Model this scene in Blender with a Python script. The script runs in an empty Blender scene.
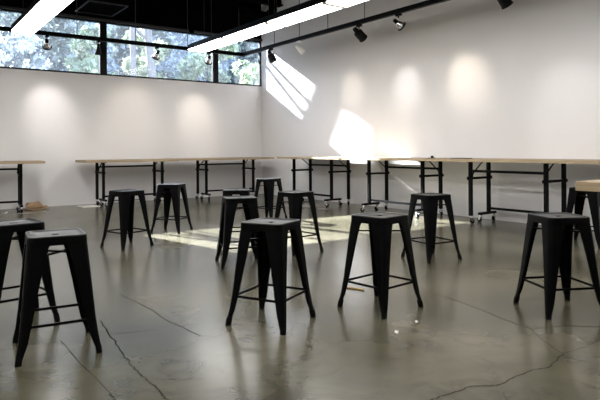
import bpy, bmesh, math, random
from mathutils import Vector, Matrix
import numpy as np

C = bpy.context.scene.collection
SC = bpy.context.scene
PI = math.pi

# ------------------------------------------------------------------ camera
FPX, YAW, ROLL, EYE, SHIFT = 561.12, math.radians(35.967), math.radians(-0.367), 1.1304, -50.73
s, c = math.sin(YAW), math.cos(YAW)
R0, U0, F0 = Vector((c, -s, 0)), Vector((0, 0, 1)), Vector((s, c, 0))
cr, sr = math.cos(ROLL), math.sin(ROLL)
RX, UX = cr * R0 + sr * U0, -sr * R0 + cr * U0
cam_data = bpy.data.cameras.new('camera')
cam = bpy.data.objects.new('camera', cam_data)
C.objects.link(cam)
m = Matrix.Identity(4)
for i in range(3):
    m[i][0], m[i][1], m[i][2] = RX[i], UX[i], -F0[i]
m[2][3] = EYE
cam.matrix_world = m
cam_data.sensor_fit = 'HORIZONTAL'
cam_data.sensor_width = 36
cam_data.lens = FPX / 600 * 36
cam_data.shift_x = SHIFT * sr / 600
cam_data.shift_y = SHIFT * cr / 600
cam_data.clip_start, cam_data.clip_end = 0.05, 300
SC.camera = cam

# ------------------------------------------------------------------ light and exposure
SC.view_settings.view_transform = 'Standard'
SC.view_settings.look = 'None'
SC.view_settings.gamma = 1
SC.view_settings.use_curve_mapping = False
SC.view_settings.exposure = 2.2

SUN_POWER, SKY_POWER, TUBE_POWER, SPOT_POWER = 16.0, 1.7, 3.5, 16.0
w = bpy.data.worlds.new('sky')
SC.world = w
w.use_nodes = True
nt = w.node_tree
bg = nt.nodes['Background']
tc = nt.nodes.new('ShaderNodeTexCoord')
sx = nt.nodes.new('ShaderNodeSeparateXYZ')
rp = nt.nodes.new('ShaderNodeValToRGB')
rp.color_ramp.elements[0].position, rp.color_ramp.elements[0].color = 0.0, (0.86, 0.92, 1.0, 1)
rp.color_ramp.elements[1].position, rp.color_ramp.elements[1].color = 0.7, (0.42, 0.58, 0.92, 1)
nt.links.new(tc.outputs['Generated'], sx.inputs[0])
nt.links.new(sx.outputs['Z'], rp.inputs[0])
nt.links.new(rp.outputs[0], bg.inputs['Color'])
bg.inputs['Strength'].default_value = SKY_POWER
sun_d = bpy.data.lights.new('sun', 'SUN')
sun_d.energy, sun_d.angle, sun_d.color = SUN_POWER, math.radians(0.53), (1.0, 0.99, 0.985)
sun = bpy.data.objects.new('sun', sun_d)
C.objects.link(sun)
SUN_DIR = Vector((1, -5, -2.8)).normalized()
sun.rotation_euler = SUN_DIR.to_track_quat('-Z', 'Y').to_euler()
sun.location = (0, 60, 40)


# ------------------------------------------------------------------ helpers
def tag(o, label=None, cat=None, group=None, kind=None):
    if label: o['label'] = label
    if cat: o['category'] = cat
    if group: o['group'] = group
    if kind: o['kind'] = kind
    return o


def thing(name, label, cat, loc=(0, 0, 0), rz=0.0, group=None):
    o = bpy.data.objects.new(name, None)
    o.empty_display_size = 0.1
    C.objects.link(o)
    o.location = loc
    o.rotation_euler = (0, 0, rz)
    return tag(o, label, cat, group)


class MB:
    """collects shapes for ONE mesh"""
    def __init__(self):
        self.v, self.f = [], []

    def add(self, vs, fs):
        b = len(self.v)
        self.v += [tuple(p) for p in vs]
        self.f += [tuple(i + b for i in q) for q in fs]
        return self

    def box(self, x0, x1, y0, y1, z0, z1):
        vs = [(x, y, z) for z in (z0, z1) for y in (y0, y1) for x in (x0, x1)]
        return self.add(vs, [(0, 2, 3, 1), (4, 5, 7, 6), (0, 1, 5, 4), (2, 6, 7, 3), (0, 4, 6, 2), (1, 3, 7, 5)])

    def bar(self, p, q, w, h, up=(0, 0, 1)):
        p, q = Vector(p), Vector(q)
        d = (q - p).normalized()
        u = Vector(up)
        if abs(d.dot(u)) > 0.98: u = Vector((1, 0, 0))
        a = d.cross(u).normalized()
        b = a.cross(d).normalized()
        vs = []
        for o in (p, q):
            for i, j in ((-1, -1), (1, -1), (1, 1), (-1, 1)):
                vs.append(o + a * (i * w / 2) + b * (j * h / 2))
        return self.add(vs, [(0, 1, 2, 3), (7, 6, 5, 4), (0, 4, 5, 1), (1, 5, 6, 2), (2, 6, 7, 3), (3, 7, 4, 0)])

    def tube(self, pts, r, n=10, cap=True):
        pts = [Vector(p) for p in pts]
        rs = r if isinstance(r, (list, tuple)) else [r] * len(pts)
        base, prev = len(self.v), None
        vs, fs = [], []
        for i, p in enumerate(pts):
            d = (pts[min(i + 1, len(pts) - 1)] - pts[max(i - 1, 0)]).normalized()
            if prev is None:
                u = Vector((0, 0, 1)) if abs(d.z) < 0.9 else Vector((1, 0, 0))
                a = d.cross(u).normalized()
            else:
                a = (prev - d * prev.dot(d)).normalized()
            prev = a
            b = d.cross(a)
            for k in range(n):
                t = 2 * PI * k / n
                vs.append(p + (a * math.cos(t) + b * math.sin(t)) * rs[i])
        for i in range(len(pts) - 1):
            for k in range(n):
                k2 = (k + 1) % n
                fs.append((i * n + k, i * n + k2, (i + 1) * n + k2, (i + 1) * n + k))
        if cap:
            fs.append(tuple(range(n - 1, -1, -1)))
            fs.append(tuple((len(pts) - 1) * n + k for k in range(n)))
        return self.add(vs, fs)

    def lathe(self, prof, n=20, origin=(0, 0, 0), axis=(0, 0, 1)):
        """prof: (radius, distance along axis)"""
        ax = Vector(axis).normalized()
        u = Vector((1, 0, 0)) if abs(ax.x) < 0.9 else Vector((0, 1, 0))
        a = ax.cross(u).normalized()
        b = ax.cross(a)
        o = Vector(origin)
        vs, fs = [], []
        for (r, z) in prof:
            for k in range(n):
                t = 2 * PI * k / n
                vs.append(o + ax * z + (a * math.cos(t) + b * math.sin(t)) * max(r, 1e-4))
        for i in range(len(prof) - 1):
            for k in range(n):
                k2 = (k + 1) % n
                fs.append((i * n + k, i * n + k2, (i + 1) * n + k2, (i + 1) * n + k))
        return self.add(vs, fs)

    def loops(self, lps, cap0=False, cap1=False):
        n = len(lps[0])
        vs, fs = [], []
        for l in lps: vs += l
        for i in range(len(lps) - 1):
            for k in range(n):
                k2 = (k + 1) % n
                fs.append((i * n + k, i * n + k2, (i + 1) * n + k2, (i + 1) * n + k))
        if cap0: fs.append(tuple(range(n - 1, -1, -1)))
        if cap1: fs.append(tuple((len(lps) - 1) * n + k for k in range(n)))
        return self.add(vs, fs)

    def build(self, name, mat, parent=None, smooth=False, bevel=0.0, recalc=True, angle=35):
        me = bpy.data.meshes.new(name)
        me.from_pydata(self.v, [], self.f)
        if recalc or bevel:
            bm = bmesh.new()
            bm.from_mesh(me)
            bmesh.ops.recalc_face_normals(bm, faces=bm.faces)
            if bevel:
                es = [e for e in bm.edges if len(e.link_faces) == 2 and e.calc_face_angle(0) > 0.6]
                bmesh.ops.bevel(bm, geom=es, offset=bevel, segments=2, affect='EDGES', profile=0.5)
            if smooth:
                for e in bm.edges:
                    e.smooth = not (len(e.link_faces) == 2 and e.calc_face_angle(0) > math.radians(angle))
                for f in bm.faces: f.smooth = True
            bm.to_mesh(me)
            bm.free()
        me.update()
        me.materials.append(mat)
        o = bpy.data.objects.new(name, me)
        C.objects.link(o)
        if parent: o.parent = parent
        return o


def copy_tree(o, parent=None):
    q = o.copy()
    C.objects.link(q)
    if parent: q.parent = parent
    for ch in list(o.children): copy_tree(ch, q)
    return q


# ------------------------------------------------------------------ materials
def mat(name, col=(0.5, 0.5, 0.5), rough=0.5, metal=0.0, spec=0.5, coat=0.0, coat_rough=0.1):
    ma = bpy.data.materials.new(name)
    ma.use_nodes = True
    b = ma.node_tree.nodes['Principled BSDF']
    b.inputs['Base Color'].default_value = (*col, 1)
    b.inputs['Roughness'].default_value = rough
    b.inputs['Metallic'].default_value = metal
    b.inputs['Specular IOR Level'].default_value = spec
    b.inputs['Coat Weight'].default_value = coat
    b.inputs['Coat Roughness'].default_value = coat_rough
    return ma


def noise_mat(name, cols, scale, rough=(0.4, 0.6), detail=4, bump=0.0, stretch=(1, 1, 1), metal=0.0, spec=0.5, bscale=None):
    ma = mat(name, cols[0], rough[0], metal, spec)
    n, l = ma.node_tree.nodes, ma.node_tree.links
    b = n['Principled BSDF']
    t = n.new('ShaderNodeTexCoord')
    mp = n.new('ShaderNodeMapping')
    mp.inputs['Scale'].default_value = stretch
    l.new(t.outputs['Object'], mp.inputs[0])
    no = n.new('ShaderNodeTexNoise')
    no.inputs['Scale'].default_value = scale
    no.inputs['Detail'].default_value = detail
    l.new(mp.outputs[0], no.inputs['Vector'])
    rmp = n.new('ShaderNodeValToRGB')
    es = rmp.color_ramp.elements
    es[0].position, es[1].position = 0.3, 0.7
    es[0].color, es[1].color = (*cols[0], 1), (*cols[-1], 1)
    for i, cc in enumerate(cols[1:-1]):
        e = es.new(0.3 + 0.4 * (i + 1) / (len(cols) - 1))
        e.color = (*cc, 1)
    l.new(no.outputs['Fac'], rmp.inputs[0])
    l.new(rmp.outputs[0], b.inputs['Base Color'])
    mr = n.new('ShaderNodeMapRange')
    mr.inputs['From Min'].default_value, mr.inputs['From Max'].default_value = 0.3, 0.7
    mr.inputs['To Min'].default_value, mr.inputs['To Max'].default_value = rough
    l.new(no.outputs['Fac'], mr.inputs[0])
    l.new(mr.outputs[0], b.inputs['Roughness'])
    if bump:
        bn = n.new('ShaderNodeTexNoise')
        bn.inputs['Scale'].default_value = bscale or scale * 6
        bn.inputs['Detail'].default_value = 5
        l.new(mp.outputs[0], bn.inputs['Vector'])
        bu = n.new('ShaderNodeBump')
        bu.inputs['Strength'].default_value = bump
        bu.inputs['Distance'].default_value = 0.01
        l.new(bn.outputs['Fac'], bu.inputs['Height'])
        l.new(bu.outputs[0], b.inputs['Normal'])
    return ma


def emit_mat(name, col, strength):
    ma = bpy.data.materials.new(name)
    ma.use_nodes = True
    b = ma.node_tree.nodes['Principled BSDF']
    b.inputs['Base Color'].default_value = (0.8, 0.8, 0.8, 1)
    b.inputs['Emission Color'].default_value = (*col, 1)
    b.inputs['Emission Strength'].default_value = strength
    return ma


M_wall = noise_mat('wall_paint', [(0.785, 0.762, 0.760), (0.805, 0.782, 0.780)], 1.2, (0.55, 0.65), bump=0.05, bscale=60, spec=0.3)
M_black_paint = noise_mat('black_ceiling_paint', [(0.002, 0.002, 0.002), (0.004, 0.004, 0.004)], 3, (0.7, 0.9), spec=0.0)
M_rear = mat('dim_rear_wall', (0.20, 0.195, 0.19), 0.8)  # darker than the white walls, puts the dim rear of the room into colour
M_frame = mat('window_frame_black', (0.003, 0.003, 0.0033), 0.5, spec=0.25)
M_steel = noise_mat('black_powder_coated_steel', [(0.0012, 0.0012, 0.0014), (0.0025, 0.0025, 0.0027)], 6, (0.34, 0.38), spec=0.07)
M_seat = noise_mat('black_seat_sheen', [(0.002, 0.002, 0.0022), (0.003, 0.003, 0.0032)], 6, (0.36, 0.38), spec=0.24)  # shinier copy of the stool black, puts the grazing-light sheen on seat tops
M_table_steel = noise_mat('black_table_steel', [(0.002, 0.002, 0.0022), (0.004, 0.004, 0.0043)], 8, (0.4, 0.55), spec=0.08)
M_rubber = mat('black_rubber', (0.003, 0.003, 0.003), 0.75, spec=0.06)
M_chrome = noise_mat('bright_zinc', [(0.55, 0.56, 0.58), (0.72, 0.73, 0.75)], 20, (0.18, 0.3), metal=1.0)
M_wood = noise_mat('blond_plywood', [(0.27, 0.19, 0.115), (0.36, 0.27, 0.17), (0.32, 0.23, 0.14)], 5, (0.45, 0.6), stretch=(0.6, 9, 9))
M_wood_edge = noise_mat('oiled_plywood_edge', [(0.30, 0.22, 0.13), (0.42, 0.33, 0.21)], 7, (0.45, 0.6), stretch=(0.5, 4, 40))
M_track = mat('black_track_enamel', (0.003, 0.003, 0.003), 0.45, spec=0.12)
M_white_metal = mat('white_enamel', (0.78, 0.77, 0.75), 0.4)
M_grey_metal = mat('dull_grey_metal', (0.05, 0.05, 0.052), 0.6, 0.3)
M_tube = emit_mat('fluorescent_diffuser', (1.0, 0.985, 0.95), TUBE_POWER)
M_joint = mat('cream_plastic_joint', (0.75, 0.70, 0.60), 0.4)
M_bulb = emit_mat('glowing_lamp_face', (1.0, 0.86, 0.68), 4.0)
M_card = noise_mat('brown_cardboard', [(0.34, 0.21, 0.11), (0.46, 0.30, 0.17)], 6, (0.8, 0.9), bump=0.3)
M_paper = noise_mat('white_paper', [(0.72, 0.70, 0.67), (0.80, 0.78, 0.75)], 8, (0.8, 0.9))
M_stick = mat('yellow_wood_stick', (0.42, 0.25, 0.07), 0.6)
M_crack = mat('dark_crack_dust', (0.022, 0.02, 0.016), 0.9, spec=0.0)
M_bark = noise_mat('pale_bark', [(0.07, 0.07, 0.075), (0.12, 0.12, 0.125)], 5, (0.8, 0.95), bump=0.4)
M_ground = noise_mat('leaf_litter_ground', [(0.04, 0.05, 0.055), (0.12, 0.14, 0.145)], 3, (0.9, 1.0))


def leaf_mat(name, a, b_):
    ma = bpy.data.materials.new(name)
    ma.use_nodes = True
    n, l = ma.node_tree.nodes, ma.node_tree.links
    out = n['Material Output']
    n.remove(n['Principled BSDF'])
    t = n.new('ShaderNodeTexCoord')
    no = n.new('ShaderNodeTexNoise')
    no.inputs['Scale'].default_value = 1.6
    no.inputs['Detail'].default_value = 6
    l.new(t.outputs['Object'], no.inputs['Vector'])
    r = n.new('ShaderNodeValToRGB')
    r.color_ramp.elements[0].position, r.color_ramp.elements[1].position = 0.35, 0.65
    r.color_ramp.elements[0].color, r.color_ramp.elements[1].color = (*a, 1), (*b_, 1)
    l.new(no.outputs['Fac'], r.inputs[0])
    d = n.new('ShaderNodeBsdfDiffuse')
    tr = n.new('ShaderNodeBsdfTranslucent')
    gl = n.new('ShaderNodeBsdfGlossy')
    gl.inputs['Roughness'].default_value = 0.35
    for q in (d, tr): l.new(r.outputs[0], q.inputs['Color'])
    m1 = n.new('ShaderNodeMixShader')
    m1.inputs[0].default_value = 0.5
    l.new(d.outputs[0], m1.inputs[1]); l.new(tr.outputs[0], m1.inputs[2])
    m2 = n.new('ShaderNodeMixShader')
    m2.inputs[0].default_value = 0.10
    l.new(m1.outputs[0], m2.inputs[1]); l.new(gl.outputs[0], m2.inputs[2])
    l.new(m2.outputs[0], out.inputs[0])
    return ma


M_leaf_green = leaf_mat('mottled_green_leaf', (0.07, 0.11, 0.065), (0.36, 0.43, 0.28))  # dark and pale green mottled by noise
M_leaf_grey = leaf_mat('grey_green_leaf', (0.09, 0.12, 0.14), (0.36, 0.41, 0.43))
M_leaf_dark = leaf_mat('deep_green_leaf', (0.04, 0.06, 0.062), (0.18, 0.22, 0.21))
M_leaf_yellow = leaf_mat('yellow_green_leaf', (0.09, 0.13, 0.07), (0.43, 0.48, 0.31))


def glass_mat():
    ma = bpy.data.materials.new('window_glass')
    ma.use_nodes = True
    n, l = ma.node_tree.nodes, ma.node_tree.links
    n.remove(n['Principled BSDF'])
    t = n.new('ShaderNodeBsdfTransparent')
    t.inputs['Color'].default_value = (0.90, 0.93, 0.95, 1)
    g = n.new('ShaderNodeBsdfGlossy')
    g.inputs['Roughness'].default_value = 0.02
    fr = n.new('ShaderNodeFresnel')
    fr.inputs['IOR'].default_value = 1.22
    mx = n.new('ShaderNodeMixShader')
    l.new(fr.outputs[0], mx.inputs[0])
    l.new(t.outputs[0], mx.inputs[1]); l.new(g.outputs[0], mx.inputs[2])
    du = n.new('ShaderNodeBsdfTranslucent')
    du.inputs['Color'].default_value = (0.80, 0.89, 1.0, 1)
    m2 = n.new('ShaderNodeMixShader')
    m2.inputs[0].default_value = 0.006
    l.new(mx.outputs[0], m2.inputs[1]); l.new(du.outputs[0], m2.inputs[2])
    l.new(m2.outputs[0], n['Material Output'].inputs[0])
    return ma


M_glass = glass_mat()


def floor_mat():
    ma = mat('polished_concrete', (0.2, 0.19, 0.17), 0.25, spec=0.50)
    n, l = ma.node_tree.nodes, ma.node_tree.links
    b = n['Principled BSDF']
    t = n.new('ShaderNodeTexCoord')

    def noise(scale, detail, rough=0.55, dist=0.0):
        q = n.new('ShaderNodeTexNoise')
        q.inputs['Scale'].default_value = scale
        q.inputs['Detail'].default_value = detail
        q.inputs['Roughness'].default_value = rough
        q.inputs['Distortion'].default_value = dist
        l.new(t.outputs['Object'], q.inputs['Vector'])
        return q
    n1 = noise(0.8, 4, 0.55, 0.5)
    n2 = noise(5.0, 3, 0.55)
    n4 = noise(2.2, 4, 0.6, 1.5)
    add = n.new('ShaderNodeMath'); add.operation = 'MULTIPLY_ADD'
    l.new(n2.outputs['Fac'], add.inputs[0]); add.inputs[1].default_value = 0.14
    l.new(n1.outputs['Fac'], add.inputs[2])
    r = n.new('ShaderNodeValToRGB')
    e = r.color_ramp.elements
    e[0].position, e[0].color = 0.38, (0.045, 0.041, 0.026, 1)
    e[1].position, e[1].color = 0.80, (0.135, 0.121, 0.086, 1)
    q = e.new(0.57); q.color = (0.086, 0.079, 0.052, 1)
    l.new(add.outputs[0], r.inputs[0])
    st = n.new('ShaderNodeValToRGB')
    st.color_ramp.elements[0].position, st.color_ramp.elements[0].color = 0.52, (1, 1, 1, 1)
    st.color_ramp.elements[1].position, st.color_ramp.elements[1].color = 0.80, (0.50, 0.46, 0.40, 1)
    l.new(n4.outputs['Fac'], st.inputs[0])
    mxc = n.new('ShaderNodeMix'); mxc.data_type = 'RGBA'; mxc.blend_type = 'MULTIPLY'
    mxc.inputs['Factor'].default_value = 1.0
    l.new(r.outputs[0], mxc.inputs['A']); l.new(st.outputs[0], mxc.inputs['B'])
    l.new(mxc.outputs['Result'], b.inputs['Base Color'])
    mr = n.new('ShaderNodeMapRange')
    mr.inputs['From Min'].default_value, mr.inputs['From Max'].default_value = 0.3, 0.7
    mr.inputs['To Min'].default_value, mr.inputs['To Max'].default_value = 0.21, 0.28
    n5 = noise(0.5, 2, 0.5)
    l.new(n5.outputs['Fac'], mr.inputs[0])
    l.new(mr.outputs[0], b.inputs['Roughness'])
    n3 = noise(9.0, 3, 0.5)
    bu = n.new('ShaderNodeBump')
    bu.inputs['Strength'].default_value = 0.015
    bu.inputs['Distance'].default_value = 0.01
    l.new(n3.outputs['Fac'], bu.inputs['Height'])
    l.new(bu.outputs[0], b.inputs['Normal'])
    return ma


M_floor = floor_mat()

# ------------------------------------------------------------------ the room
XR, YB = 7.668, 12.209          # right wall, back wall
XL, YF, H = -4.5, -4.5, 5.1
SILL, HEAD, WX0 = 2.743, 3.90, 1.60
TH = 0.09


def struct(name, mb, ma, **k):
    return tag(mb.build(name, ma, **k), kind='structure')


floor_o = struct('floor', MB().box(XL, XR, YF, YB, -0.1, 0), M_floor)
b_ = MB()
b_.box(XL, XR + TH, YB, YB + TH, -0.1, SILL)
b_.box(XL, WX0, YB, YB + TH, SILL, HEAD)
struct('wall_back', b_, M_wall)
struct('wall_back_upper', MB().box(XL, XR + TH, YB, YB + TH, HEAD, H), M_black_paint)
struct('wall_right', MB().box(XR, XR + TH, YF - TH, YB, -0.1, H), M_wall)
struct('wall_left', MB().box(XL - TH, XL, YF - TH, YB + TH, -0.1, H), M_wall)
struct('wall_front', MB().box(XL, XR, YF - TH, YF, -0.1, H), M_rear)
cb = MB().box(XL - TH, XR + TH, YF - TH, YB + TH, H, H + 0.2)
struct('ceiling', cb, M_black_paint)
for i, y in enumerate((11.3, 9.2, 7.1, 5.0, 2.9, 0.8)):
    j = MB()
    j.box(XL, XR, y - 0.09, y + 0.09, 4.60, 4.63)
    j.box(XL, XR, y - 0.012, y + 0.012, 4.63, H)
    struct('trim_%d' % (i + 1), j, M_black_paint)

# window strip: three lights, black frame members, glass
mull = [(WX0, WX0 + 0.07), (3.602, 3.750), (6.285, 6.435), (XR - 0.05, XR)]
for i in range(3):
    x0, x1 = mull[i][1], mull[i + 1][0]
    fr = MB()
    a0, a1 = mull[i]
    fr.box(a0, a1, YB + 0.005, YB + 0.08, SILL, HEAD)
    if i == 2: fr.box(XR - 0.05, XR, YB + 0.005, YB + 0.08, SILL, HEAD)
    fr.box(x0, x1, YB + 0.005, YB + 0.08, SILL, SILL + 0.035)
    fr.box(x0, x1, YB + 0.005, YB + 0.08, HEAD - 0.03, HEAD)
    wo = struct('window_%d' % (i + 1), fr, M_frame)
    pane = MB().box(x0, x1, YB + 0.04, YB + 0.046, SILL + 0.035, HEAD - 0.03).build('pane', M_glass, wo)
# thin grey flashing above the window
struct('trim_7', MB().box(WX0, XR, YB - 0.05, YB, HEAD + 0.0, HEAD + 0.05), M_grey_metal)


# cracks and a saw-cut joint in the concrete, children of the floor
def crack(pts, wd, seed, jag=0.012, sub=7):
    rnd = random.Random(seed)
    P = []
    for i in range(len(pts) - 1):
        a, b = Vector((*pts[i], 0)), Vector((*pts[i + 1], 0))
        nrm = Vector((-(b - a).y, (b - a).x, 0)).normalized()
        for k in range(sub):
            t = k / sub
            P.append(a.lerp(b, t) + nrm * rnd.uniform(-jag, jag) * (0 if k == 0 else 1))
    P.append(Vector((*pts[-1], 0)))
    vs, fs = [], []
    for i, p in enumerate(P):
        d = (P[min(i + 1, len(P) - 1)] - P[max(i - 1, 0)]).normalized()
        nn = Vector((-d.y, d.x, 0)) * wd * rnd.uniform(0.35, 1.0) / 2
        nn = nn * 0.95; vs += [p + nn + Vector((0, 0, 0.0012)), p - nn + Vector((0, 0, 0.0012))]
        if i: fs.append((2 * i - 2, 2 * i - 1, 2 * i + 1, 2 * i))
    mb = MB().add(vs, fs)
    return mb.build('crack', M_crack, floor_o)


CR = [
    ([(1.113, 3.790), (1.075, 3.526), (1.049, 3.246), (1.024, 3.068), (1.011, 2.918), (1.006, 2.773), (1.011, 2.648), (1.006, 2.511), (1.000, 2.424), (0.993, 2.342)], 0.011, 0.008),
    ([(0.804, 3.559), (0.803, 3.074), (0.811, 2.866), (0.813, 2.563), (0.812, 2.477)], 0.006, 0.001),
    ([(1.444, 4.411), (1.458, 4.179), (1.480, 3.831), (1.467, 3.549), (1.489, 3.373), (1.506, 3.119)], 0.008, 0.006),
    ([(1.941, 1.694), (2.003, 1.698), (2.089, 1.687), (2.215, 1.681), (2.316, 1.612), (2.394, 1.611), (2.480, 1.621), (2.627, 1.620), (2.727, 1.587), (2.820, 1.610), (2.966, 1.644)], 0.010, 0.006),
    ([(2.966, 1.644), (3.085, 1.837), (3.218, 1.990), (3.259, 2.231), (3.316, 2.404), (3.386, 2.708), (3.420, 2.977)], 0.006, 0.006),
    ([(3.218, 1.990), (3.448, 1.890), (3.597, 1.752), (3.647, 1.702)], 0.006, 0.004),
    ([(2.938, 1.629), (2.956, 1.456), (2.955, 1.390)], 0.004, 0.004),
    ([(2.966, 1.644), (3.174, 1.624), (3.323, 1.636), (3.473, 1.633)], 0.004, 0.004),
    ([(1.072, 3.516), (1.131, 3.460), (1.315, 3.405)], 0.004, 0.003),
]
for i, (pts, wd, jag) in enumerate(CR): crack(pts, wd, 10 + i, jag)

# ------------------------------------------------------------------ fluorescent pendants
def pendant(label, xc, y_end, wd):
    y0, z0 = -3.0, 3.2
    L = y_end - y0
    t = thing('pendant_light', label, 'ceiling light', (xc, y_end, z0), 0, 'long fluorescent pendants')
    hs = MB()
    hs.box(-wd / 2, wd / 2, -L, 0, 0.022, 0.115)
    hs.box(-wd / 2 + 0.03, wd / 2 - 0.03, -L, 0, 0.115, 0.135)
    hs.box(-wd / 2, wd / 2, 0, 0.012, 0.0, 0.115)
    hs.build('housing', M_track, t)
    n, seg = 0, 1.53
    y = -0.003
    while y > -L:
        ye = max(-L, y - seg)
        # softly rounded lens: wraps up to the housing at each side
        prof = [(-wd / 2 + 0.004, 0.022), (-wd / 2 + 0.004, 0.016), (-wd / 2 + 0.03, 0.0), (wd / 2 - 0.03, 0.0), (wd / 2 - 0.004, 0.016), (wd / 2 - 0.004, 0.022)]
        lp = [[(x, yy, z) for x, z in prof] for yy in (y, ye + 0.09)]
        MB().loops(lp, True, True).build('diffuser', M_tube, t)
        MB().box(-wd / 2 + 0.006, wd / 2 - 0.006, ye, ye + 0.09, -0.004, 0.022).build('joint', M_joint, t)
        y = ye
    for yy in (-0.5, -2.9, -5.3, -7.7, -10.1, -12.5):
        for xx in (-0.08, 0.08):
            MB().tube([(xx, yy, 0.13), (xx, yy, H - z0)], 0.004, 6).build('suspension_wire', M_grey_metal, t)
    return t


pendant('long fluorescent pendant at the far left, its bright end over the first window', 1.86, 10.80, 0.37)
pendant('long fluorescent pendant running over the middle of the room toward the right wall', 5.19, 10.80, 0.42)
pendant('added fluorescent pendant out of view at the left, filling light under the tables', -1.50, 10.80, 0.40)  # third row added out of view to lift the walls below the tables

# ------------------------------------------------------------------ lighting track
TZ, TY, TX = 3.281, 11.03, 6.43


def track(label, p, q, rods):
    t = thing('lighting_track', label, 'track', p, 0, 'hung lighting track')
    d = Vector(q) - Vector(p)
    mb = MB().bar((0, 0, 0), d, 0.06, 0.075)
    mb.build('rail', M_track, t)
    for k in rods:
        o = d * k
        MB().tube([(o.x, o.y, 0.03), (o.x, o.y, H - TZ)], 0.007, 6).build('hanger_rod', M_grey_metal, t)
    return t


track('black lighting track hung across the window, parallel to the back wall', (0.2, TY, TZ), (TX + 0.03, TY, TZ), (0.1, 0.42, 0.60, 0.78, 0.98))
track('black lighting track hung along the right wall', (TX, TY - 0.03, TZ), (TX, 1.2, TZ), (0.13, 0.22, 0.31, 0.41, 0.56, 0.75, 0.95))


def spot_head(kind, label, x, y, aim, power, cone=48, col=(1.0, 0.88, 0.74)):
    """one track head: adapter, yoke, lamp body, glowing face and the lamp's own light"""
    t = thing('track_spotlight', label, 'spotlight', (x, y, TZ - 0.037), 0, 'track spotlights')
    MB().box(-0.025, 0.025, -0.05, 0.05, -0.035, 0).build('adapter', M_track if kind != 'white' else M_white_metal, t)
    piv = Vector((0, 0, -0.155))
    d = (Vector(aim) - (Vector((x, y, TZ - 0.037)) + piv)).normalized()
    side = d.cross(Vector((0, 0, 1)))
    side = side.normalized() if side.length > 0.05 else Vector((1, 0, 0))
    body = {'can': M_track, 'ring': M_track, 'white': M_white_metal, 'cone': M_track}[kind]
    G = {'can': 1.3, 'ring': 1.15, 'white': 1.2, 'cone': 1.1}[kind]
    R = {'can': 0.058, 'ring': 0.062, 'white': 0.052, 'cone': 0.056}[kind]
    yk = MB()
    yk.tube([(0, 0, -0.03), (0, 0, -0.065)], 0.012, 8)
    yw = R * G + 0.016
    arc = [side * (-yw) + piv] + [side * (yw * math.cos(a)) + Vector((0, 0, -0.155 + 0.09 * math.sin(a))) for a in [PI - i * PI / 10 for i in range(11)]] + [side * yw + piv]
    yk.tube(arc, 0.008, 6)
    yk.build('yoke', body, t, smooth=True)
    bd = MB()
    if kind == 'can':
        prof = [(0.0, -0.10), (0.030, -0.10), (0.034, -0.06), (0.036, -0.035), (R, -0.03), (R, 0.085), (R + 0.004, 0.088), (R + 0.004, 0.10), (R - 0.008, 0.10), (R - 0.012, 0.075), (0.0, 0.07)]
    elif kind == 'cone':
        prof = [(0.0, -0.09), (0.024, -0.09), (0.026, -0.03), (0.034, 0.0), (R, 0.085), (R, 0.10), (R - 0.006, 0.10), (R - 0.012, 0.075), (0.0, 0.07)]
    elif kind == 'white':
        prof = [(0.0, -0.085), (0.026, -0.085), (0.030, -0.02), (R, 0.03), (R, 0.09), (R - 0.006, 0.09), (R - 0.01, 0.075), (0.0, 0.07)]
    else:
        prof = [(0.0, -0.085), (0.026, -0.085), (0.030, -0.035), (0.0, -0.03)]
    bd.lathe([(a_ * G, b2 * G) for a_, b2 in prof], 20, piv, d)
    bd.build('lamp_body', body, t, smooth=True)
    if kind == 'ring':
        rf = MB().lathe([(a_ * G, b2 * G) for a_, b2 in [(0.022, -0.035), (0.034, -0.02), (0.052, 0.025), (R, 0.06), (R, 0.066), (R - 0.004, 0.064), (0.046, 0.03), (0.02, -0.02)]], 20, piv, d)
        rf.build('reflector', M_chrome, t, smooth=True)
        MB().lathe([(a_ * G, b2 * G) for a_, b2 in [(R - 0.002, 0.05), (R + 0.010, 0.052), (R + 0.010, 0.070), (R - 0.002, 0.072), (R - 0.002, 0.05)]], 20, piv, d).build('ring', M_track, t, smooth=True)
    face = (0.072 if kind != 'ring' else 0.045) * G
    MB().lathe([(0.0, face + 0.004), (0.030, face + 0.003), (0.040, face)], 16, piv, d).build('lamp_face', M_bulb, t)
    if power:
        ld = bpy.data.lights.new('spot_lamp', 'SPOT')
        ld.energy, ld.spot_size, ld.spot_blend, ld.color = power, math.radians(cone), 1.0, col
        ld.shadow_soft_size = 0.03
        lo = bpy.data.objects.new('spot_lamp', ld)
        C.objects.link(lo)
        lo.parent = t
        lo.location = piv + d * 0.115 * G
        lo.rotation_euler = d.to_track_quat('-Z', 'Y').to_euler()
    return t


P = SPOT_POWER
spot_head('ring', 'chrome ringed spotlight on the track before the first window pane', 2.30, TY, (2.595, YB, 1.90), P * 1.0, col=(1.0, 0.93, 0.90))
spot_head('cone', 'black cone spotlight on the track beside the first window mullion', 3.22, TY, (3.30, YB - 0.5, 0.9), P * 0.25)
spot_head('ring', 'chrome ringed spotlight on the track before the wide middle pane', 4.40, TY, (4.25, YB, 1.85), P * 0.4, 62)
spot_head('ring', 'chrome ringed spotlight on the track beside the second window mullion', 5.58, TY, (5.85, YB, 1.85), P * 0.8)
spot_head('can', 'small black spotlight nearest the room corner, on the right wall track', TX, 9.86, (XR - 0.6, 9.4, 1.2), P * 0.12)
spot_head('white', 'white enamelled spotlight on the right wall track', TX, 8.86, (XR, 8.72, 2.35), P * 0.40, 40)
spot_head('can', 'large black cylinder spotlight on the right wall track', TX, 7.12, (XR, 7.19, 2.25), P * 0.55, 40, col=(1.0, 0.96, 0.94))
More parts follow.
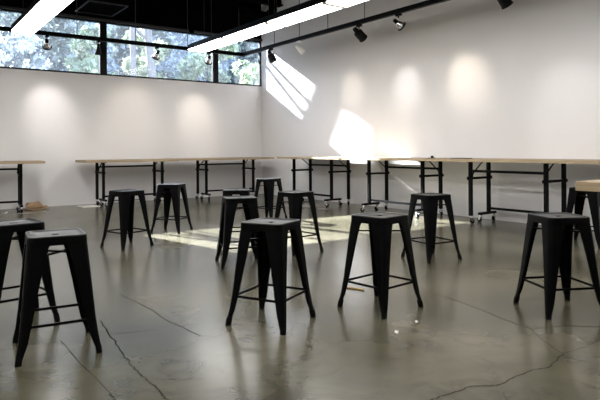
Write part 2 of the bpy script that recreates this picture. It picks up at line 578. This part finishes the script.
spot_head('ring', 'chrome spotlight with black ring, last on the visible right wall track', TX, 6.20, (XR, 5.86, 2.25), P * 0.8, 44, (1.0, 0.85, 0.68))
spot_head('can', 'black spotlight on the right wall track beyond the top of the view', TX, 4.35, (XR, 4.06, 1.6), P * 0.42, 54, (1.0, 0.97, 0.96))

# ------------------------------------------------------------------ ceiling services
dk = thing('ceiling_duct', 'black sheet metal duct box hanging by the first window mullion', 'duct', (3.45, 11.55, 4.0))
MB().box(-0.37, 0.37, -0.45, 0.55, 0.02, 0.45).build('box', M_black_paint, dk)
lip = MB()
for (x0, x1, y0, y1) in ((-0.385, 0.385, -0.465, -0.45), (-0.385, 0.385, 0.55, 0.565), (-0.385, -0.37, -0.45, 0.55), (0.37, 0.385, -0.45, 0.55)):
    lip.box(x0, x1, y0, y1, 0.0, 0.03)
lip.build('flange', M_grey_metal, dk)
hg = MB()
for x in (-0.3, 0.3): hg.tube([(x, 0, 0.44), (x, 0, H - 4.0)], 0.006, 6)
hg.build('hanger', M_grey_metal, dk)
fx = MB()
pts = [(5.70, 10, 4.62), (5.72, 10, 4.36), (5.78, 10, 4.14), (5.93, 10, 4.00), (6.18, 10, 3.945), (6.45, 10, 3.96), (6.62, 10.05, 4.12), (6.72, 10.3, 4.4), (6.74, 10.6, 4.75)]
P2 = []
for i in range(len(pts) - 1):
    for k in range(6): P2.append(Vector(pts[i]).lerp(Vector(pts[i + 1]), k / 6))
fx.tube(P2, [0.085 + 0.007 * (i % 2) for i in range(len(P2))], 12)
tag(fx.build('flexible_duct', M_black_paint), 'black ribbed flexible duct curving under the dark ceiling', 'duct')
pc = MB().tube([(4.9, 10.4, 3.62), (5.15, 10.4, 4.2), (5.3, 10.4, 4.6)], 0.02, 8)
pc.tube([(4.9, 10.4, 3.62), (4.88, 10.4, 3.50)], [0.035, 0.05], 10)
tag(pc.build('conduit', M_black_paint), 'thin black conduit slanting from the ceiling above the middle pendant', 'conduit')

# ------------------------------------------------------------------ work tables
def caster(parent, x, y, ang):
    f = MB()
    f.tube([(x, y, 0.118), (x, y, 0.088)], [0.012, 0.020], 8)
    ca, sa = math.cos(ang), math.sin(ang)
    ox, oy = x + ca * 0.022, y + sa * 0.022
    for sg in (-1, 1):
        px, py = -sa * 0.021 * sg, ca * 0.021 * sg
        f.bar((x + px, y + py, 0.09), (ox + px, oy + py, 0.036), 0.03, 0.004, up=(-sa * sg, ca * sg, 0))
    f.bar((x + sa * 0.024, y - ca * 0.024, 0.09), (x - sa * 0.024, y + ca * 0.024, 0.09), 0.036, 0.006)
    fo = f.build('caster', M_chrome, parent)
    wh = MB().lathe([(0.008, -0.015), (0.034, -0.015), (0.037, -0.008), (0.037, 0.008), (0.034, 0.015), (0.008, 0.015)], 16, (ox, oy, 0.037), (-sa, ca, 0))
    wh.build('wheel', M_rubber, fo, smooth=True)


def work_table(label, loc, rz, x0, x1, f1, f2, ztop, thick=0.04, seed=0):
    """tabletop from x0 to x1, frames at f1 and f2 along the length; the side with foot bars faces local -y"""
    rnd = random.Random(seed)
    t = thing('work_table', label, 'table', loc, rz, 'rolling work tables around the walls')
    zb = ztop - thick
    top = MB().box(x0, x1, -0.40, 0.40, zb + 0.002, ztop)
    tp = top.build('tabletop', M_wood, t, bevel=0.003)
    eb = MB()
    e = 0.0025
    eb.box(x0 - e, x1 + e, -0.40 - e, -0.40, zb, ztop - 0.004)
    eb.box(x0 - e, x1 + e, 0.40, 0.40 + e, zb, ztop - 0.004)
    eb.box(x0 - e, x0, -0.40, 0.40, zb, ztop - 0.004)
    eb.box(x1, x1 + e, -0.40, 0.40, zb, ztop - 0.004)
    tag(eb.build('edge_band', M_wood_edge, tp), 'darker plywood edge')
    ya, yb = -0.225, 0.215
    for fxx in (f1, f2):
        inward = 1 if fxx == f1 else -1
        lg = MB().box(fxx - 0.025, fxx + 0.025, ya - 0.025, ya + 0.025, 0.15, zb - 0.012)
        lg.build('leg', M_table_steel, t, bevel=0.004)
        lg = MB().box(fxx - 0.025, fxx + 0.025, yb - 0.025, yb + 0.025, 0.118, zb - 0.012)
        lg.build('leg', M_table_steel, t, bevel=0.004)
        pl = MB().box(fxx - 0.045, fxx + 0.045, ya - 0.05, ya + 0.05, zb - 0.012, zb)
        pl.box(fxx - 0.045, fxx + 0.045, yb - 0.05, yb + 0.05, zb - 0.012, zb)
        pl.build('mounting_plate', M_table_steel, t)
        cbm = MB().box(fxx - 0.018, fxx + 0.018, ya - 0.045, yb + 0.045, 0.662, 0.698)
        cbm.build('crossbar', M_table_steel, t, bevel=0.003)
        for yy, sg in ((ya - 0.045, -1), (yb + 0.045, 1)):
            kn = MB().lathe([(0.0, 0.0), (0.026, 0.0), (0.028, 0.012), (0.018, 0.02), (0.0, 0.02)], 10, (fxx, yy, 0.68), (0, sg, 0))
            kn.build('knob', M_rubber, t)
        fb = MB().box(fxx - 0.024, fxx + 0.024, ya - 0.17, ya + 0.24, 0.115, 0.152)
        fb.build('foot_bar', M_table_steel, t, bevel=0.004)
        st = MB().bar((fxx + inward * 0.03, yb - 0.24, zb - 0.01), (fxx + inward * 0.03, yb - 0.01, 0.745), 0.008, 0.022, up=(inward, 0, 0))
        st.bar((fxx + inward * 0.03, yb - 0.01, 0.745), (fxx + inward * 0.03, yb - 0.005, 0.70), 0.008, 0.022, up=(inward, 0, 0))
        st.build('folding_strut', M_table_steel, t)
        caster(t, fxx, ya - 0.14, rnd.uniform(0, 2 * PI))
        caster(t, fxx, ya + 0.20, rnd.uniform(0, 2 * PI))
        caster(t, fxx, yb, rnd.uniform(0, 2 * PI))
    up = MB().bar((f1 + 0.02, yb, 0.79), (f2 - 0.02, yb, 0.79), 0.032, 0.036)
    up.build('upper_rail', M_table_steel, t)
    lo = MB().bar((f1 + 0.02, ya, 0.205), (f2 - 0.02, ya, 0.205), 0.032, 0.036)
    lo.build('lower_rail', M_table_steel, t)
    return t


yb_ = 11.675
work_table('plywood work table at the left edge of the view, against the back wall', (1.3, 11.62, 0), math.radians(-6), -1.12, 1.02, -0.62, 0.63, 0.945, thick=0.046, seed=1)
work_table('plywood work table on the back wall behind the pair of distant stools', (4.05, yb_, 0), 0, -1.00, 0.92, -0.62, 0.62, 0.940, thick=0.05, seed=2)
work_table('plywood work table on the back wall ending at the room corner', (6.325, yb_, 0), 0, -1.345, 1.10, -0.615, 0.615, 0.945, thick=0.046, seed=3)
work_table('plywood work table on the right wall nearest the room corner', (7.22, 9.215, 0), -PI / 2, -1.03, 1.07, -0.635, 0.635, 0.97, seed=4)
work_table('plywood work table in the middle of the right wall, sun patch beneath it', (7.22, 6.865, 0), -PI / 2, -1.20, 1.06, -0.635, 0.635, 0.97, seed=5)
work_table('plywood work table on the right wall at the right, behind the near right stool', (7.22, 4.70, 0), PI / 2, -1.38, 1.09, -0.60, 0.60, 0.97, seed=6)
work_table('plywood work table at the right edge with just its near corner in view', (2.577 + 0.40, 0.12, 0), -PI / 2, -1.24, 1.10, -0.60, 0.60, 0.973, thick=0.043, seed=7)

# ------------------------------------------------------------------ stools
def rsq(hs, r, z, n=6):
    """rounded square loop"""
    out = []
    for (cx, cy, a0) in ((1, 1, 0), (-1, 1, PI / 2), (-1, -1, PI), (1, -1, 3 * PI / 2)):
        for k in range(n + 1):
            a = a0 + (PI / 2) * k / n
            out.append((cx * (hs - r) + r * math.cos(a), cy * (hs - r) + r * math.sin(a), z))
    return out


def slot(a, b, z, ref):
    """elongated hole loop matched by angle to the reference loop"""
    out = []
    for (x, y, _) in ref:
        t = math.atan2(y, x)
        cx, cy = math.cos(t), math.sin(t)
        n = 4.0
        k = (abs(cx / a) ** n + abs(cy / b) ** n) ** (-1 / n)
        out.append((cx * k, cy * k, z))
    return out


def make_stool(label):
    HT = 0.66
    t = thing('metal_stool', label, 'stool', (0, 0, 0), 0, 'black metal stools')
    st = MB()
    r0 = rsq(0.1, 0.03, 0)
    L = [rsq(0.150, 0.036, HT - 0.048), rsq(0.1555, 0.040, HT - 0.050), rsq(0.1555, 0.040, HT - 0.044), rsq(0.1545, 0.040, HT - 0.012),
         rsq(0.1535, 0.040, HT - 0.005), rsq(0.150, 0.038, HT), rsq(0.141, 0.034, HT), rsq(0.136, 0.032, HT - 0.003), rsq(0.132, 0.030, HT - 0.006),
         rsq(0.09, 0.03, HT - 0.007), slot(0.048, 0.022, HT - 0.008, r0), slot(0.043, 0.0175, HT - 0.010, r0), slot(0.042, 0.0165, HT - 0.036, r0),
         slot(0.045, 0.0195, HT - 0.036, r0), slot(0.060, 0.030, HT - 0.014, r0), rsq(0.145, 0.034, HT - 0.012), rsq(0.150, 0.036, HT - 0.048)]
    st.loops(L)
    so = st.build('seat', M_seat, t, smooth=True, angle=50)
    so.data.materials.append(M_steel)
    for f in so.data.polygons:
        if abs(f.normal.z) < 0.5: f.material_index = 1    # skirt darkened, top left shinier: the lit-top look put into materials
    # four folded sheet legs, two wings each, flaring a touch at the foot
    for q in range(4):
        rot = Matrix.Rotation(q * PI / 2, 3, 'Z')
        lv = [(0.028, 0.2165, 0.030, 0.014), (0.10, 0.2035, 0.043, 0.018), (0.22, 0.1895, 0.056, 0.022), (0.36, 0.1775, 0.071, 0.026), (0.50, 0.1655, 0.088, 0.030), (0.585, 0.1575, 0.101, 0.033), (0.618, 0.1535, 0.112, 0.035)]
        lps = []
        for (z, cc, wing, r) in lv:
            def prof(off, cc=cc, wing=wing, r=r):
                e = cc - off
                rr = max(r - off, 0.004)
                pl = [(e - wing + off * 0.5, e)]
                for k in range(6):
                    a = PI / 2 - (PI / 2) * k / 5
                    pl.append((e - rr + rr * math.cos(a), e - rr + rr * math.sin(a)))
                pl.append((e, e - wing + off * 0.5))
                return pl
            o_, i_ = prof(0), prof(0.006)
            # returned lips along both wing edges
            lipo = [(o_[-1][0] - 0.012, o_[-1][1] - 0.001), (i_[-1][0] - 0.006, i_[-1][1] + 0.004)]
            lipo2 = [(i_[0][0] + 0.004, i_[0][1] - 0.006), (o_[0][0] - 0.001, o_[0][1] - 0.012)]
            ring = o_ + lipo + i_[::-1] + lipo2
            lps.append([rot @ Vector((x, y, z)) for x, y in ring])
        lg = MB().loops(lps, True, True).build('leg', M_steel, t, smooth=True, angle=40)
        ft = MB()
        fl = []
        for (z, hs) in ((0.0, 0.0155), (0.003, 0.0168), (0.046, 0.0165), (0.049, 0.0150)):
            cc = 0.2205 - z * 0.14
            fl.append([rot @ Vector((cc - 0.0165 + x, cc - 0.0165 + y, z)) for (x, y, _) in rsq(hs, 0.009, 0, 3)])
        ft.loops(fl, True, True).build('rubber_foot', M_rubber, lg, smooth=True)
    fr = 0.1775
    for q in range(4):
        rot = Matrix.Rotation(q * PI / 2, 3, 'Z')
        MB().bar(rot @ Vector((-0.150, fr, 0.185)), rot @ Vector((0.150, fr, 0.185)), 0.008, 0.016).build('footrest_bar', M_steel, t, bevel=0.002)
    br = MB()
    g = 0.148
    br.bar((-g, -g, 0.555), (g, g, 0.555), 0.018, 0.010)
    br.bar((-g, g, 0.545), (g, -g, 0.545), 0.018, 0.010)
    br.build('cross_brace', M_steel, t)
    return t


STOOLS = [
    (0.756, 3.436, 82.7, 'black metal stool nearest the left edge, standing in front of another stool'),
    (0.653, 4.144, 7.2, 'black metal stool cut off by the left edge, behind the near left stool'),
    (2.231, 6.549, 17.2, 'black metal stool standing left of the sunlit floor, nearer of the distant left pair'),
    (3.145, 7.378, 40.2, 'black metal stool beside the tip of the floor sunlight, farther of the left pair'),
    (2.792, 4.868, 70.1, 'black metal stool directly behind the large central stool, hiding another stool'),
    (3.300, 5.830, 58.0, 'black metal stool almost hidden, only its seat edge above another stool'),
    (4.960, 7.700, 20.0, 'black metal stool farthest back in the middle cluster, before the corner table'),
    (3.630, 5.084, 4.9, 'black metal stool at the right of the middle cluster, against the floor sunlight'),
    (2.019, 3.109, 25.9, 'large black metal stool in the centre foreground, before the cluster'),
    (2.819, 2.916, 6.1, 'black metal stool with the thin wooden stick lying by its left leg'),
    (4.486, 3.890, 82.2, 'black metal stool before the middle right wall table, right of the stick stool'),
    (3.763, 2.117, 62.3, 'black metal stool in the right foreground with a pale shine on its seat'),
    (6.585, 3.350, 8.0, 'black metal stool at the far right, half hidden by the near table corner'),
]
st0 = None
for (x, y, a, lab) in STOOLS:
    if st0 is None:
        st0 = o = make_stool(lab)
    else:
        o = copy_tree(st0)
        o['label'] = lab
    o.location = (x, y, 0)
    o.rotation_euler = (0, 0, math.radians(a))

# ------------------------------------------------------------------ small things
def sheet(name, label, cat, x, y, rz, sx_, sy_, th, ma, curl=0.0, z=0.0, seed=0):
    rnd = random.Random(seed)
    n = 8
    vs, fs = [], []
    for k in (0, 1):
        rnd = random.Random(seed)
        for j in range(n + 1):
            for i in range(n + 1):
                u, v = i / n - 0.5, j / n - 0.5
                h = curl * (u * u * 2.2 + abs(v) * u) + curl * 0.15 * rnd.random()
                vs.append((u * sx_ + rnd.uniform(-.01, .01) * sx_, v * sy_ + rnd.uniform(-.02, .02) * sy_, max(h, 0) + k * th))
    N = (n + 1) * (n + 1)
    for j in range(n):
        for i in range(n):
            a = j * (n + 1) + i
            q = (a, a + 1, a + n + 2, a + n + 1)
            fs.append(tuple(reversed(q)))
            fs.append(tuple(p + N for p in q))
    edge = [i for i in range(n + 1)] + [(j + 1) * (n + 1) - 1 for j in range(1, n + 1)] + [n * (n + 1) + i for i in range(n - 1, -1, -1)] + [j * (n + 1) for j in range(n - 1, 0, -1)]
    for i in range(len(edge)):
        a, b = edge[i], edge[(i + 1) % len(edge)]
        fs.append((a, b, b + N, a + N))
    o = MB().add(vs, fs).build(name, ma, smooth=True)
    o.location = (x, y, z)
    o.rotation_euler = (0, 0, rz)
    return tag(o, label, cat)


sheet('cardboard_sheet', 'flattened brown cardboard lying by the left table leg', 'cardboard', 2.26, 11.84, 0.1, 0.44, 0.28, 0.006, M_card, 0.05, seed=3)
cbx = MB()
cbx.add([(-.17, -.10, 0), (.16, -.12, 0), (.14, .10, 0), (-.15, .11, 0), (-.12, -.07, .07), (.05, -.09, .13), (.10, .05, .09), (-.13, .08, .09)],
        [(0, 3, 2, 1), (4, 5, 6, 7), (0, 1, 5, 4), (1, 2, 6, 5), (2, 3, 7, 6), (3, 0, 4, 7)])
bm_ = cbx.build('crushed_box', M_card, bevel=0.006)
bm_.location = (2.24, 11.93, 0.035)
tag(bm_, 'crushed brown cardboard box on the floor at the left table end', 'box')
sheet('white_board_sheet', 'flat white sheet on the floor under the left end of the second back wall table', 'sheet', 3.19, 11.70, 0.1, 0.34, 0.40, 0.012, M_paper, 0.0, seed=5)
stk = MB().tube([(2.985, 3.471, 0.006), (3.04, 3.327, 0.006)], 0.006, 6)
tag(stk.build('wooden_stick', M_stick), 'thin yellow brown wooden stick on the floor by a stool leg', 'stick')
sheet('paper_scrap', 'white paper scrap on the floor in front of the stool with the stick', 'scrap', 2.493, 2.442, 0.5, 0.035, 0.022, 0.001, M_paper, 0.012, seed=7)
sheet('paper_scrap', 'small white paper scrap right of the stool with the stick', 'scrap', 2.752, 2.507, 1.2, 0.026, 0.018, 0.001, M_paper, 0.012, seed=8)
sheet('paper_scrap', 'pale scrap on the floor below the left edge table', 'scrap', 1.645, 11.378, 0.3, 0.09, 0.07, 0.002, M_paper, 0.03, seed=9)
tp_ = thing('tape_dispenser', 'small dark tape dispenser on the middle right wall table', 'dispenser', (7.0, 6.03, 0.97), 0.4)
MB().lathe([(0.008, -0.02), (0.02, -0.02), (0.02, 0.02), (0.008, 0.02), (0.008, -0.02)], 16, (0, 0, 0.026), (1, 0, 0)).build('roll', M_rubber, tp_, smooth=True)
MB().box(-0.024, 0.024, -0.05, 0.075, 0, 0.012).build('base', M_grey_metal, tp_, bevel=0.002)
sheet('dark_folder', 'flat dark folder on the far end of the right hand wall table', 'folder', 7.05, 5.50, 0.2, 0.20, 0.26, 0.012, M_grey_metal, 0.0, z=0.9705, seed=4)

# ------------------------------------------------------------------ outdoors
gr = MB()
nx, ny = 30, 26
vs, fs = [], []
for j in range(ny + 1):
    for i in range(nx + 1):
        x, y = -14 + 48 * i / nx, YB + TH + 0.01 + 54 * j / ny  # slope stretched on unseen so floor reflections meet no bright sky
        hgt = -0.25 + max(0, y - 20.5) * 0.62 + 0.12 * math.sin(x * 0.5 + y * 0.3) * min(1, (y - YB) / 6)
        vs.append((x, y, hgt))
for j in range(ny):
    for i in range(nx):
        a = j * (nx + 1) + i
        fs.append((a, a + 1, a + nx + 2, a + nx + 1))
struct('hillside', gr.add(vs, fs), M_ground, smooth=True)


def foliage(name, ma, parent, blobs, n, size, seed):
    """leaves of one crown in one mesh: blobs = (centre, radii)"""
    rg = np.random.default_rng(seed)
    wts = np.array([b[1][0] * b[1][1] * b[1][2] for b in blobs]) ** 0.7
    idx = rg.choice(len(blobs), n, p=wts / wts.sum())
    cen = np.array([b[0] for b in blobs])[idx]
    rad = np.array([b[1] for b in blobs])[idx]
    d = rg.normal(size=(n, 3)); d /= np.linalg.norm(d, axis=1)[:, None]
    rr = rg.uniform(0.35, 1.0, (n, 1)) ** 0.5
    p = cen + d * rad * rr
    a = rg.normal(size=(n, 3)); a /= np.linalg.norm(a, axis=1)[:, None]
    b = np.cross(a, rg.normal(size=(n, 3))); b /= np.linalg.norm(b, axis=1)[:, None]
    s_ = rg.uniform(0.6, 1.3, (n, 1)) * size
    q = np.stack([p - a * s_, p + b * s_ * 0.45, p + a * s_, p - b * s_ * 0.45], 1).reshape(-1, 3)
    me = bpy.data.meshes.new(name)
    me.from_pydata(q.tolist(), [], [(4 * i, 4 * i + 1, 4 * i + 2, 4 * i + 3) for i in range(n)])
    me.materials.append(ma)
    o = bpy.data.objects.new(name, me)
    C.objects.link(o)
    o.parent = parent
    return o


def tree(label, x, y, z0, height, spread, ma, n, size, seed, trunk_r=0.10, group='trees outside the window'):
    rnd = random.Random(seed)
    t = thing('leafy_tree', label, 'tree', (x, y, z0), 0, group)
    tk = MB().tube([(0, 0, -0.3), (0.05, 0.02, height * 0.3), (-0.06, 0.05, height * 0.6), (0.03, 0, height * 0.9)], [trunk_r, trunk_r * 0.8, trunk_r * 0.5, trunk_r * 0.15], 8)
    blobs = []
    for k in range(14):
        zz = height * (0.18 + 0.74 * k / 13)
        a = rnd.uniform(0, 2 * PI)
        ro = spread * rnd.uniform(0.25, 0.75)
        p = (ro * math.cos(a), ro * math.sin(a) * 0.8, zz)
        tk.tube([(0, 0, zz * 0.75), p], [trunk_r * 0.35, trunk_r * 0.1], 5)
        r = spread * rnd.uniform(0.26, 0.48)
        blobs.append((p, (r, r, r * 0.8)))
    tk.build('trunk', M_bark, t, smooth=True)
    foliage('foliage', ma, t, blobs, n, size, seed)
    return t


TREES = [
    ('grey green tree behind the first window pane, at its left', 3.0, 20.2, 0.0, 5.3, 1.5, M_leaf_grey, 2600, 0.16),
    ('bushy green tree behind the first window pane, beside the mullion', 5.75, 20.0, 0.0, 5.5, 1.35, M_leaf_green, 3000, 0.15),
    ('yellow green tree behind the left half of the middle pane', 8.2, 21.4, 0.3, 5.6, 1.25, M_leaf_yellow, 3000, 0.15),
    ('bushy green tree behind the right half of the middle pane', 10.9, 21.6, 0.3, 5.6, 1.5, M_leaf_green, 3200, 0.15),
    ('yellow green tree behind the small pane by the room corner', 14.2, 22.0, 0.4, 5.6, 1.9, M_leaf_yellow, 3200, 0.15),
    ('dark evergreen behind the middle of the first pane', 4.6, 25.0, 2.2, 5.4, 1.9, M_leaf_dark, 3000, 0.20),
    ('dark evergreen behind the middle pane, farther up the hill', 9.6, 25.2, 2.4, 5.4, 2.0, M_leaf_dark, 3000, 0.20),
    ('dark evergreen behind the corner pane, farther up the hill', 15.4, 26.0, 2.9, 5.2, 2.1, M_leaf_dark, 3000, 0.20),
]
for i, (lab, x, y, z0, hh, sp, ma, n, sz) in enumerate(TREES):
    tree(lab, x, y, z0, hh, sp, ma, n, sz, 100 + i)


rg = np.random.default_rng(77)
N = 16000
ux = rg.uniform(-1, 24, N); uy = rg.uniform(28.5, 39, N)
cl = np.sin(ux * 2.1 + np.sin(uy * 1.7) * 2) + np.sin(uy * 2.6 + ux * 0.9)
uz = -0.2 + (uy - 20.5) * 0.62 + rg.uniform(0, 1, N) * (0.55 + 0.25 * cl)
p_ = np.stack([ux, uy, uz], 1)
a_ = rg.normal(size=(N, 3)); a_ /= np.linalg.norm(a_, axis=1)[:, None]
b_2 = np.cross(a_, rg.normal(size=(N, 3))); b_2 /= np.linalg.norm(b_2, axis=1)[:, None]
k_ = rg.uniform(0.07, 0.2, (N, 1))
q_ = np.stack([p_ - a_ * k_, p_ + b_2 * k_ * 0.5, p_ + a_ * k_, p_ - b_2 * k_ * 0.5], 1).reshape(-1, 3)
me = bpy.data.meshes.new('undergrowth')
me.from_pydata(q_.tolist(), [], [(4 * i, 4 * i + 1, 4 * i + 2, 4 * i + 3) for i in range(N)])
me.materials.append(M_leaf_grey)
ug = bpy.data.objects.new('undergrowth', me)
C.objects.link(ug)
tag(ug, 'grey green undergrowth covering the slope outside the window', 'undergrowth', kind='stuff')
t = thing('bare_tree', 'bare two stemmed tree seen through the middle window pane', 'tree', (6.33, 16.7, 0), 0, 'trees outside the window')
rnd = random.Random(5)
base = lambda z: Vector((-0.10 * (z - 5.2), 0, z))
MB().tube([base(z) for z in (-0.3, 2, 4, 6, 8, 9.5)], [0.15, 0.135, 0.125, 0.12, 0.10, 0.05], 10).build('trunk', M_bark, t, smooth=True)
MB().tube([(-0.30, 0, -0.3), (-0.42, 0, 3), (-0.44, 0, 9)], [0.10, 0.088, 0.08], 10).build('trunk', M_bark, t, smooth=True)
for k in range(8):
    z = 4.5 + 0.42 * k
    sg = 1 if k % 4 else -1
    p0 = base(z)
    L_ = rnd.uniform(0.8, 1.6)
    p1 = p0 + Vector((sg * L_ * 0.6, rnd.uniform(-.4, .4), L_ * rnd.uniform(.2, .6)))
    p2 = p1 + Vector((sg * L_ * 0.5, rnd.uniform(-.4, .4), rnd.uniform(-.2, .6)))
    bb = MB().tube([p0, p1, p2], [0.050, 0.036, 0.015], 6)
    for j in range(3):
        o_ = p1.lerp(p2, j / 3)
        bb.tube([o_, o_ + Vector((sg * rnd.uniform(.2, .5), rnd.uniform(-.3, .3), rnd.uniform(-.4, .5)))], [0.024, 0.008], 5)
    bb.build('branch', M_bark, t)
